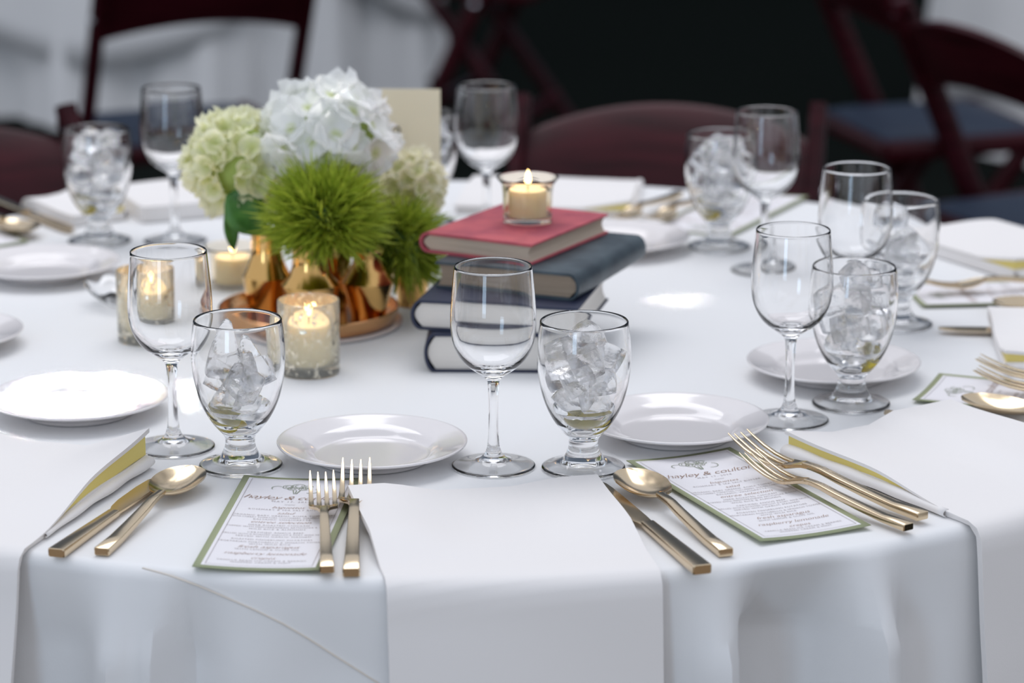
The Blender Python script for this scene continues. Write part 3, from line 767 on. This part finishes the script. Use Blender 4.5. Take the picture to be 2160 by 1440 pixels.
p = P(492, 604); flared('flared glass candle holder beside the tallest gold bud vase', p.x, p.y, .0, 'lit candle in the glass beside the bud vase')
# ruffled glass dish behind the votive
p = P(268, 642)
t = thing('glass_dish', 'shallow ruffled glass dish behind the far votive', 'dish', (p.x, p.y, TT), .4)
def ruf(r, z, a): return r*(1+.06*math.sin(8*a)*(z/.02)), z+.0025*math.sin(8*a)*(z/.02)**2
build('bowl', MB().lathe([(0, 0), (.018, 0), (.028, .006), (.037, .014), (.042, .020), (.0405, .0205), (.0355, .0155), (.0265, .008), (.017, .002), (0, .002)], 96, wave=ruf), M['glass'], t, angle=70)

# ---------------------------------------------------------------- tray, vases, flowers
p = P(652, 682)
TX, TY = p.x, p.y
t = thing('serving_tray', 'round rose gold tray with an upright rim under the vases', 'tray', (TX, TY, TT), 0)
build('white_base', MB().lathe([(0, .0005), (.088, .0005), (.0925, .0015), (.0930, .003), (.086, .0040), (0, .0040)], 96), M['porcelain'], t, angle=60)
build('gold_dish', MB().lathe([(0, .0042), (.083, .0042), (.0868, .006), (.0885, .012), (.0895, .0185), (.0885, .0192), (.0872, .0185), (.0860, .012), (.0835, .0078), (0, .0072)], 96), M['tray'], t, angle=50)
TZ = .0074
def vase(label, x, y, z, prof, mt='brass'):
    t = thing('bud_vase', label, 'vase', (x, y, TT+z), 0, 'polished gold bud vases')
    inner = [(max(r-.0016, .001), zz) for r, zz in prof[::-1] if zz > .01]
    build('body', MB().lathe(prof+[(prof[-1][0]-.0008, prof[-1][1]+.0008)]+inner+[(0, inner[-1][1])], 64), M[mt], t, angle=28)
    return t
V1 = [(0, 0), (.0175, 0), (.0190, .001), (.0215, .020), (.0238, .0375), (.0240, .0395), (.0228, .042), (.0190, .050), (.0160, .058), (.0148, .066), (.0146, .076), (.0152, .083)]
V2 = [(0, 0), (.020, 0), (.0218, .001), (.0245, .025), (.0280, .048), (.0284, .051), (.0255, .0545), (.0200, .062), (.0172, .071), (.0165, .082), (.0175, .092), (.019, .098)]
V3 = [(0, 0), (.0170, 0), (.0180, .0015), (.0172, .006), (.0180, .012), (.0225, .030), (.0258, .040), (.0262, .042), (.0240, .0455), (.0190, .053), (.0150, .060), (.0135, .066), (.0160, .071), (.0165, .0735)]
v1 = at(563, 660, 2.917); v1x = v1.x
vase('tall slim gold bud vase holding the lime hydrangea', v1x, 2.925, TZ, V1)
v2x = at(655, 660, 2.867).x
vase('gold bottle vase behind the lit votive, holding the round green dianthus', v2x, 2.868, TZ, [(r, z*.88) for r, z in V2])
v3x = at(776, 660, 2.885).x
vase('squat gold vase with angular shoulder at the tray rim', v3x, 2.892, TZ, V3)
v4x = at(868, 640, 2.99).x
vase('small gold vase beside the books, mostly behind green dianthus', v4x, 2.995, 0, [(r*.85, z*.95) for r, z in V3])
v5x = at(690, 640, 2.955).x
vase('gold vase at the back of the tray holding the white hydrangea', v5x, 2.955, TZ, [(r*.9, z*1.1) for r, z in V2])

def petal(mb, L, W, cup, curl, a, ruf=0.0, ph=0):
    nu, nv = 4, 4; rows = []
    for i in range(nu+1):
        u = i/nu; w = W*math.sin(math.pi*(.10+.78*u))**.8*(1 if u < .99 else .75)
        row = []
        for k in range(nv+1):
            v = -1+2*k/nv; r = L*(u**.95)*(1-.10*abs(v)**2*u)
            z = cup*L*(v*v*.6)*u+curl*L*u*u+ruf*L*math.sin(3*v+ph)*u
            x, y = r, w*v
            row.append(Vector((x*math.cos(a)-y*math.sin(a), x*math.sin(a)+y*math.cos(a), z)))
        rows.append(row)
    mb.grid(rows)
def floret_mesh(name, mt, L, W, cup, curl, ruf, seed):
    rnd = random.Random(seed); mb = MB(); a0 = rnd.random()
    for k in range(4): petal(mb, L*rnd.uniform(.88, 1.08), W*rnd.uniform(.9, 1.1), cup*rnd.uniform(.5, 1.4), curl*rnd.uniform(.2, 1.6), a0+k*math.pi/2+rnd.uniform(-.15, .15), ruf, rnd.random()*6)
    mb.lathe([(0, .0025), (.0012, .0018), (.0012, 0)], 6)
    return mb.mesh(name, mt, True, 180)
FW = [floret_mesh('floret', M['petal_white'], .0225, .0150, .35, .15, .12, s) for s in range(5)]
FG = [floret_mesh('floret', M['petal_green'], .0118, .0082, .7, .45, .16, s+20) for s in range(5)]
FC = [floret_mesh('floret', M['petal_cream'], .0120, .0085, .6, .35, .14, s+40) for s in range(5)]
def hydrangea(label, c, rx, rz, n, fl, foot, seed, zmin=-.75, smin=.85, smax=1.15, core=.78, leaves=(), avoid=None):
    t = thing('hydrangea', label, 'flower', (c[0], c[1], c[2]), 0, 'hydrangea blooms')
    rnd = random.Random(seed)
    build('flower_core', MB().lathe([(rx*core*math.cos(a), rz*core*math.sin(a)) for a in [R_(-88+176*i/12) for i in range(13)]], 24), M['core'], t)
    f = Vector((foot[0]-c[0], foot[1]-c[1], foot[2]-c[2]))
    e_ = f+Vector((0, 0, .030)); build('stem', MB().tube([(0, 0, -rz*.5), e_*.6, e_, f+Vector((0, 0, .015)), f], .0028, 8), M['stem'], t)
    k = 0; ga = math.pi*(3-math.sqrt(5))
    for i in range(n):
        z = 1-(1-zmin)*(i+.5)/n; a = ga*i+rnd.uniform(-.2, .2); q = math.sqrt(1-z*z)
        nrm = Vector((q*math.cos(a), q*math.sin(a), z))
        pos = Vector((nrm.x*rx, nrm.y*rx, nrm.z*rz))*rnd.uniform(.88, 1.06)
        if avoid and (lambda w_: (w_.x/avoid[1])**2+(w_.y/avoid[1])**2+(w_.z/avoid[2])**2)(pos+Vector(c)-avoid[0]) < 1: continue
        nd = (nrm+Vector((rnd.uniform(-.45, .45), rnd.uniform(-.45, .45), rnd.uniform(-.35, .45)))).normalized()
        e = nd.to_track_quat('Z', 'Y').to_euler(); s = rnd.uniform(smin, smax)
        o = put('floret', fl[i % len(fl)], t, pos, None, (s, s, s))
        o.rotation_euler = (nd.to_track_quat('Z', 'Y') @ Matrix.Rotation(rnd.random()*6, 3, 'Z').to_quaternion()).to_euler()
    for (lx, ly, lz, yaw, pit, L, W) in leaves:
        mb = MB(); rows = []
        for i in range(9):
            u = i/8; w = W*math.sin(math.pi*min(1, u*.92+.06))**.9
            rows.append([Vector((L*u, w*v, .25*w*abs(v)-.18*L*u*u)) for v in (-1, -.5, 0, .5, 1)])
        mb.grid(rows)
        o = build('leaf', mb, M['leaf'], t, angle=180, loc=(lx, ly, lz), rot=(R_(70), pit, yaw))
        so = o.modifiers.new('thick', 'SOLIDIFY'); so.thickness = .0006
    return t
c = at(692, 288, 2.945); WHITE = (c.copy(), .076, .062)
hydrangea('large white hydrangea bloom at the top of the arrangement', c, .061, .047, 56, FW, (v5x, 2.955, TT+.10), 2, zmin=-.75)
c = at(505, 345, 2.95)
hydrangea('lime green hydrangea bloom leaning out beside the wine glass', c, .048, .047, 115, FG, (v1x, 2.925, TT+.08), 4, zmin=-.85, avoid=WHITE,
          leaves=((-.006, -.044, -.020, R_(-10), R_(52), .052, .021), (-.010, -.036, -.038, R_(0), R_(80), .044, .0075)))
c = at(868, 392, 3.01); CREAM = (c.copy(), .040, .040)
hydrangea('pale cream hydrangea bloom in front of the table card', c, .030, .030, 50, FC, (v4x, 2.995, TT+.06), 6, zmin=-.85)
def dianthus(label, c, rx, rz, n, foot, seed, up=.10, L0=.026, keep_out=()):
    t = thing('green_dianthus', label, 'flower', (c[0], c[1], c[2]), 0, 'fluffy green dianthus balls')
    rnd = random.Random(seed); v = []; f = []; tone = []
    for i in range(n):
        z = rnd.uniform(-.8, 1); a = rnd.random()*2*math.pi; q = math.sqrt(1-z*z)
        nrm = Vector((q*math.cos(a), q*math.sin(a), z)); k = rnd.uniform(.45, .80)
        p0 = Vector((nrm.x*rx, nrm.y*rx, nrm.z*rz))*k
        d0 = (nrm+Vector((rnd.gauss(0, .28), rnd.gauss(0, .28), rnd.gauss(0, .28)+up*.9))).normalized(); L = L0*rnd.uniform(.7, 1.3)
        bendv = Vector((nrm.x*.4+rnd.gauss(0, .35), nrm.y*.4+rnd.gauss(0, .35), up*1.2+rnd.gauss(0, .3)))
        side = d0.cross(Vector((rnd.random()-.5, rnd.random()-.5, rnd.random()-.5))).normalized()
        w = rnd.uniform(.0009, .0016); b = len(v); tn = rnd.random()
        for s in range(5):
            u = s/4; p = p0+d0*L*u+bendv*L*u*u*.45; ww = w*(1-u)**.5 if s < 4 else 0.00005
            for sg in (-1, 1): v.append(tuple(p+side*ww*sg)); tone.append(min(1, max(0, .15+.75*tn)))
        if any(k_(Vector(q_)+Vector(c)) for q_ in v[b:] for k_ in keep_out): del v[b:]; del tone[b:]; continue
        for s in range(4): f.append((b+2*s, b+2*s+1, b+2*s+3, b+2*s+2))
    me = bpy.data.meshes.new('bristles'); me.from_pydata(v, [], f); me.materials.append(M['dianthus'])
    at_ = me.attributes.new('tone', 'FLOAT', 'POINT'); at_.data.foreach_set('value', tone)
    me.polygons.foreach_set('use_smooth', [True]*len(f)); me.update()
    o = put('bristles', me, t); o['kind'] = 'stuff'
    build('flower_core', MB().lathe([(rx*.55*math.cos(a), rz*.55*math.sin(a)) for a in [R_(-88+176*i/10) for i in range(11)]], 20), M['stem'], t)
    fo = Vector((foot[0]-c[0], foot[1]-c[1], foot[2]-c[2])); e_ = fo+Vector((0, 0, .034)); build('stem', MB().tube([(0, 0, -rz*.2), e_*.5, e_, fo+Vector((0, 0, .018)), fo], .0025, 8), M['stem'], t)
def in_vase(x, y, prof, z0):
    pr = sorted((z, r) for r, z in prof)
    return lambda q: q.z-TT-z0 < pr[-1][0]+.002 and math.hypot(q.x-x, q.y-y) < max(.0001, interp(pr, q.z-TT-z0))+.0015
def in_bloom(b): return lambda q: ((q.x-b[0].x)/b[1])**2+((q.y-b[0].y)/b[1])**2+((q.z-b[0].z)/b[2])**2 < .55
S3 = [(r*.85, z*.95) for r, z in V3]; S5 = [(r*.9, z*1.1) for r, z in V2]
KEEP = [in_vase(v1x, 2.925, V1, TZ), in_vase(v2x, 2.868, [(r, z*.88) for r, z in V2], TZ), in_vase(v3x, 2.892, V3, TZ), in_vase(v4x, 2.995, S3, 0), in_vase(v5x, 2.955, S5, TZ), in_bloom(WHITE), in_bloom(CREAM),
        lambda q: q.x > (-.089 if q.y < 2.925 else -.045) and q.z < TT+.113, lambda q: q.z < TT+.021]
c = at(684, 456, 2.862)
dianthus('large fluffy green dianthus ball under the white hydrangea', c, .050, .043, 3300, (v2x, 2.868, TT+.075), 3, keep_out=KEEP)
c = at(845, 522, 2.948)
dianthus('fluffy green dianthus ball drooping beside the stack of books', c, .036, .045, 2100, (v3x, 2.892, TT+.062), 5, up=-.15, keep_out=KEEP)

# ---------------------------------------------------------------- table card
CD_ = 3.12
p = at(853, 440, CD_)
t = thing('table_card', 'blank cream table card clipped upright behind the flowers', 'card', (p.x, p.y, p.z), R_(-2))
cw, chh = .0765, .1262
def card_panel(y0, y1):
    return MB().loft([[Vector((-cw/2, y, 0)), Vector((cw/2, y, 0)), Vector((cw/2, y+.004, chh)), Vector((-cw/2, y+.004, chh))][::-1] for y in (y0, y1)])
build('front_panel', card_panel(0, .0006), M['cream_card'], t, smooth=False)
build('back_panel', card_panel(.0008, .0014), M['cream_card'], t, smooth=False)
t = thing('wire_card_stand', 'thin dark wire stand with curled ends holding the cream card', 'card stand', (p.x, p.y-.004, TT), 0)
zc = p.z-TT
def curl(px, py, r, turns, a0, root):
    c_ = at(px, py, CD_-.006)-Vector((p.x, p.y-.004, TT)); pts_ = []
    for i in range(25):
        u = i/24; a = R_(a0+turns*360*u); rr = r*(.25+.75*u); pts_.append((c_.x+rr*math.cos(a), c_.y, c_.z+rr*math.sin(a)))
    return pts_+[(lerp(pts_[-1][0], root[0], k/6), lerp(pts_[-1][1], root[1], k/6), lerp(pts_[-1][2], root[2], (k/6)**1.4)) for k in range(1, 7)]
build('wire', MB().tube(curl(836, 276, .0065, 1.2, 200, (.0, .0, .02)), .0011, 6), M['wick'], t)
build('wire', MB().tube(curl(892, 345, .0085, 1.1, 200, (.002, .0, .02)), .0011, 6), M['wick'], t)
build('base', MB().lathe([(0, 0), (.017, 0), (.018, .002), (.012, .006), (.004, .010), (.0025, .024), (0, .024)], 32), M['wick'], t)
build('clip', MB().box((0, .002, zc*.5+.01), (.003, .002, zc+.02)), M['wick'], t, smooth=False)

# ---------------------------------------------------------------- chairs
def bar(mb, a, b, w, th, side=Vector((1, 0, 0))):
    a = Vector(a); b = Vector(b); d = (b-a).normalized(); n_ = side.cross(d).normalized()
    secs = []
    for p in (a, a.lerp(b, .5), b):
        loop = []
        for sx, sz in ((1, .7), (.7, 1), (-.7, 1), (-1, .7), (-1, -.7), (-.7, -1), (.7, -1), (1, -.7)):
            loop.append(p+side*(sx*w/2)+n_*(sz*th/2))
        secs.append(loop)
    return mb.loft(secs)
def chair_mesh(wood, pad):
    parts = []
    for sx in (-1, 1):
        mb = MB(); x = sx*.200
        bar(mb, (x, .17, 0), (x, -.19, .775), .022, .040)
        bar(mb, (x, -.186, .765), (x, -.195, .792), .022, .030)
        parts.append(('post', mb.mesh('post', M[wood], True, 40)))
        mb = MB(); bar(mb, (sx*.174, -.20, 0), (sx*.174, .13, .44), .020, .034); parts.append(('rear_leg', mb.mesh('rear_leg', M[wood], True, 40)))
        mb = MB(); bar(mb, (sx*.176, -.16, .432), (sx*.176, .17, .440), .024, .036, Vector((1, 0, 0))); parts.append(('side_rail', mb.mesh('side_rail', M[wood], True, 40)))
        for (y, z) in ((-.020, .405), (-.145, .68)):
            mb = MB()
            secs = []
            for xx, rr in ((.209, .009), (.2135, .009), (.2155, .005)):
                secs.append([Vector((sx*xx, y+rr*math.cos(k*math.pi/6), z+rr*math.sin(k*math.pi/6))) for k in range(12)])
            parts.append(('bolt', mb.loft(secs).mesh('bolt', M['bolt'], True, 40)))
    mb = MB(); rows = []; rows_b = []
    for i in range(17):
        u = -1+2*i/16; x = u*.196; bow = -.026*(1-u*u)
        zt = .742+.040*(1-u*u)**.9; zb = .642+.030*(1-u*u)
        def ly(z): return .17-.36*z/.775
        loop = [Vector((x, ly(zb)+bow-.009, zb)), Vector((x, ly(zt)+bow-.009, zt-.005)), Vector((x, ly(zt)+bow, zt)), Vector((x, ly(zt)+bow+.009, zt-.005)), Vector((x, ly(zb)+bow+.009, zb))]
        rows.append(loop)
    mb.loft(rows); parts.append(('backrest', mb.mesh('backrest', M[wood], True, 50)))
    mb = MB(); n = 10; rows = []
    for i in range(n+1):
        row = []
        for k in range(n+1):
            u = -1+2*i/n; v = -1+2*k/n; e = max(abs(u), abs(v))
            row.append(Vector((u*.165, .005+v*.160, .452+.020*(1-e**4))))
        rows.append(row)
    mb.grid(rows); mb.poly([(-.165, .165, .446), (.165, .165, .446), (.165, -.155, .446), (-.165, -.155, .446)])
    for i, j in (((-.165, -.155), (.165, -.155)), ((.165, -.155), (.165, .165)), ((.165, .165), (-.165, .165)), ((-.165, .165), (-.165, -.155))):
        mb.poly([(*i, .446), (*j, .446), (*j, .4525), (*i, .4525)])
    parts.append(('seat_pad', mb.mesh('seat_pad', M[pad], True, 50)))
    for nm, a, b in (('front_stretcher', (-.2, .105, .14), (.2, .105, .14)), ('rear_stretcher', (-.174, -.118, .11), (.174, -.118, .11)), ('front_rail', (-.176, .165, .438), (.176, .165, .438)), ('back_rail', (-.176, -.155, .432), (.176, -.155, .432))):
        mb = MB(); bar(mb, a, b, .020, .032, Vector((0, 1, 0))); parts.append((nm, mb.mesh(nm, M[wood], True, 40)))
    return parts
CR = chair_mesh('wood', 'pad')
def chair(label, x, y, f, parts=CR):
    t = thing('folding_chair', label, 'chair', (x, y, 0), face(f), 'wooden folding chairs')
    for nm, me in parts: put(nm, me, t)
chair('mahogany folding chair pushed up behind the far napkin', .176, 3.830, (-.18, -.98))
chair('mahogany folding chair whose post rises behind the goblet and bread plates', -.640, 3.700, (.586, -.81))
chair('mahogany folding chair with a broad curved backrest turned to a far table', .90, 4.86, (.90, .43))
chair('mahogany folding chair with steel bolts, crossed legs behind the wine glasses', .80, 5.72, (.95, .25))
chair('dark folding chair seen from behind, its backrest before the far drape', -.625, 5.675, (-.40, .92))
chair('dark mahogany folding chair with crossed legs behind the table card', -.05, 7.80, (-.95, .30))

# ---------------------------------------------------------------- far tables
ff = [(R_(-170+k*13.7), R_(3.6), .030*(1 if k % 2 else -1)) for k in range(26)]
ta, _ = cloth('tablecloth', 'white tablecloth falling to the floor behind the chair seen from behind', -1.05, 8.9, .76, ff, M['cloth'], seg=220)
tb, _ = cloth('tablecloth', 'white tablecloth falling to the floor beyond the curved backrest', 1.95, 8.0, .76, ff[3:], M['cloth'], seg=220)
def overlay(parent, r, drop, lobes, ph):
    rows = []
    for i in range(181):
        a = 2*math.pi*i/180; dd = drop*(.55+.45*abs(math.sin(lobes*a/2+ph)))
        col = []
        for k in range(9):
            u = k/8; z = TT+.004-dd*u
            rr = r+.012+.05*dd*u+.012*math.sin(14*a)*u
            col.append(Vector((rr*math.cos(a), rr*math.sin(a), z)))
        rows.append(col)
    mb = MB().grid(rows)
    o = build('overlay', mb, M['cloth'], parent, angle=70); so = o.modifiers.new('thick', 'SOLIDIFY'); so.thickness = .0015
overlay(ta, .80, .59, 4, R_(280)); overlay(tb, .80, .62, 4, 1.1)
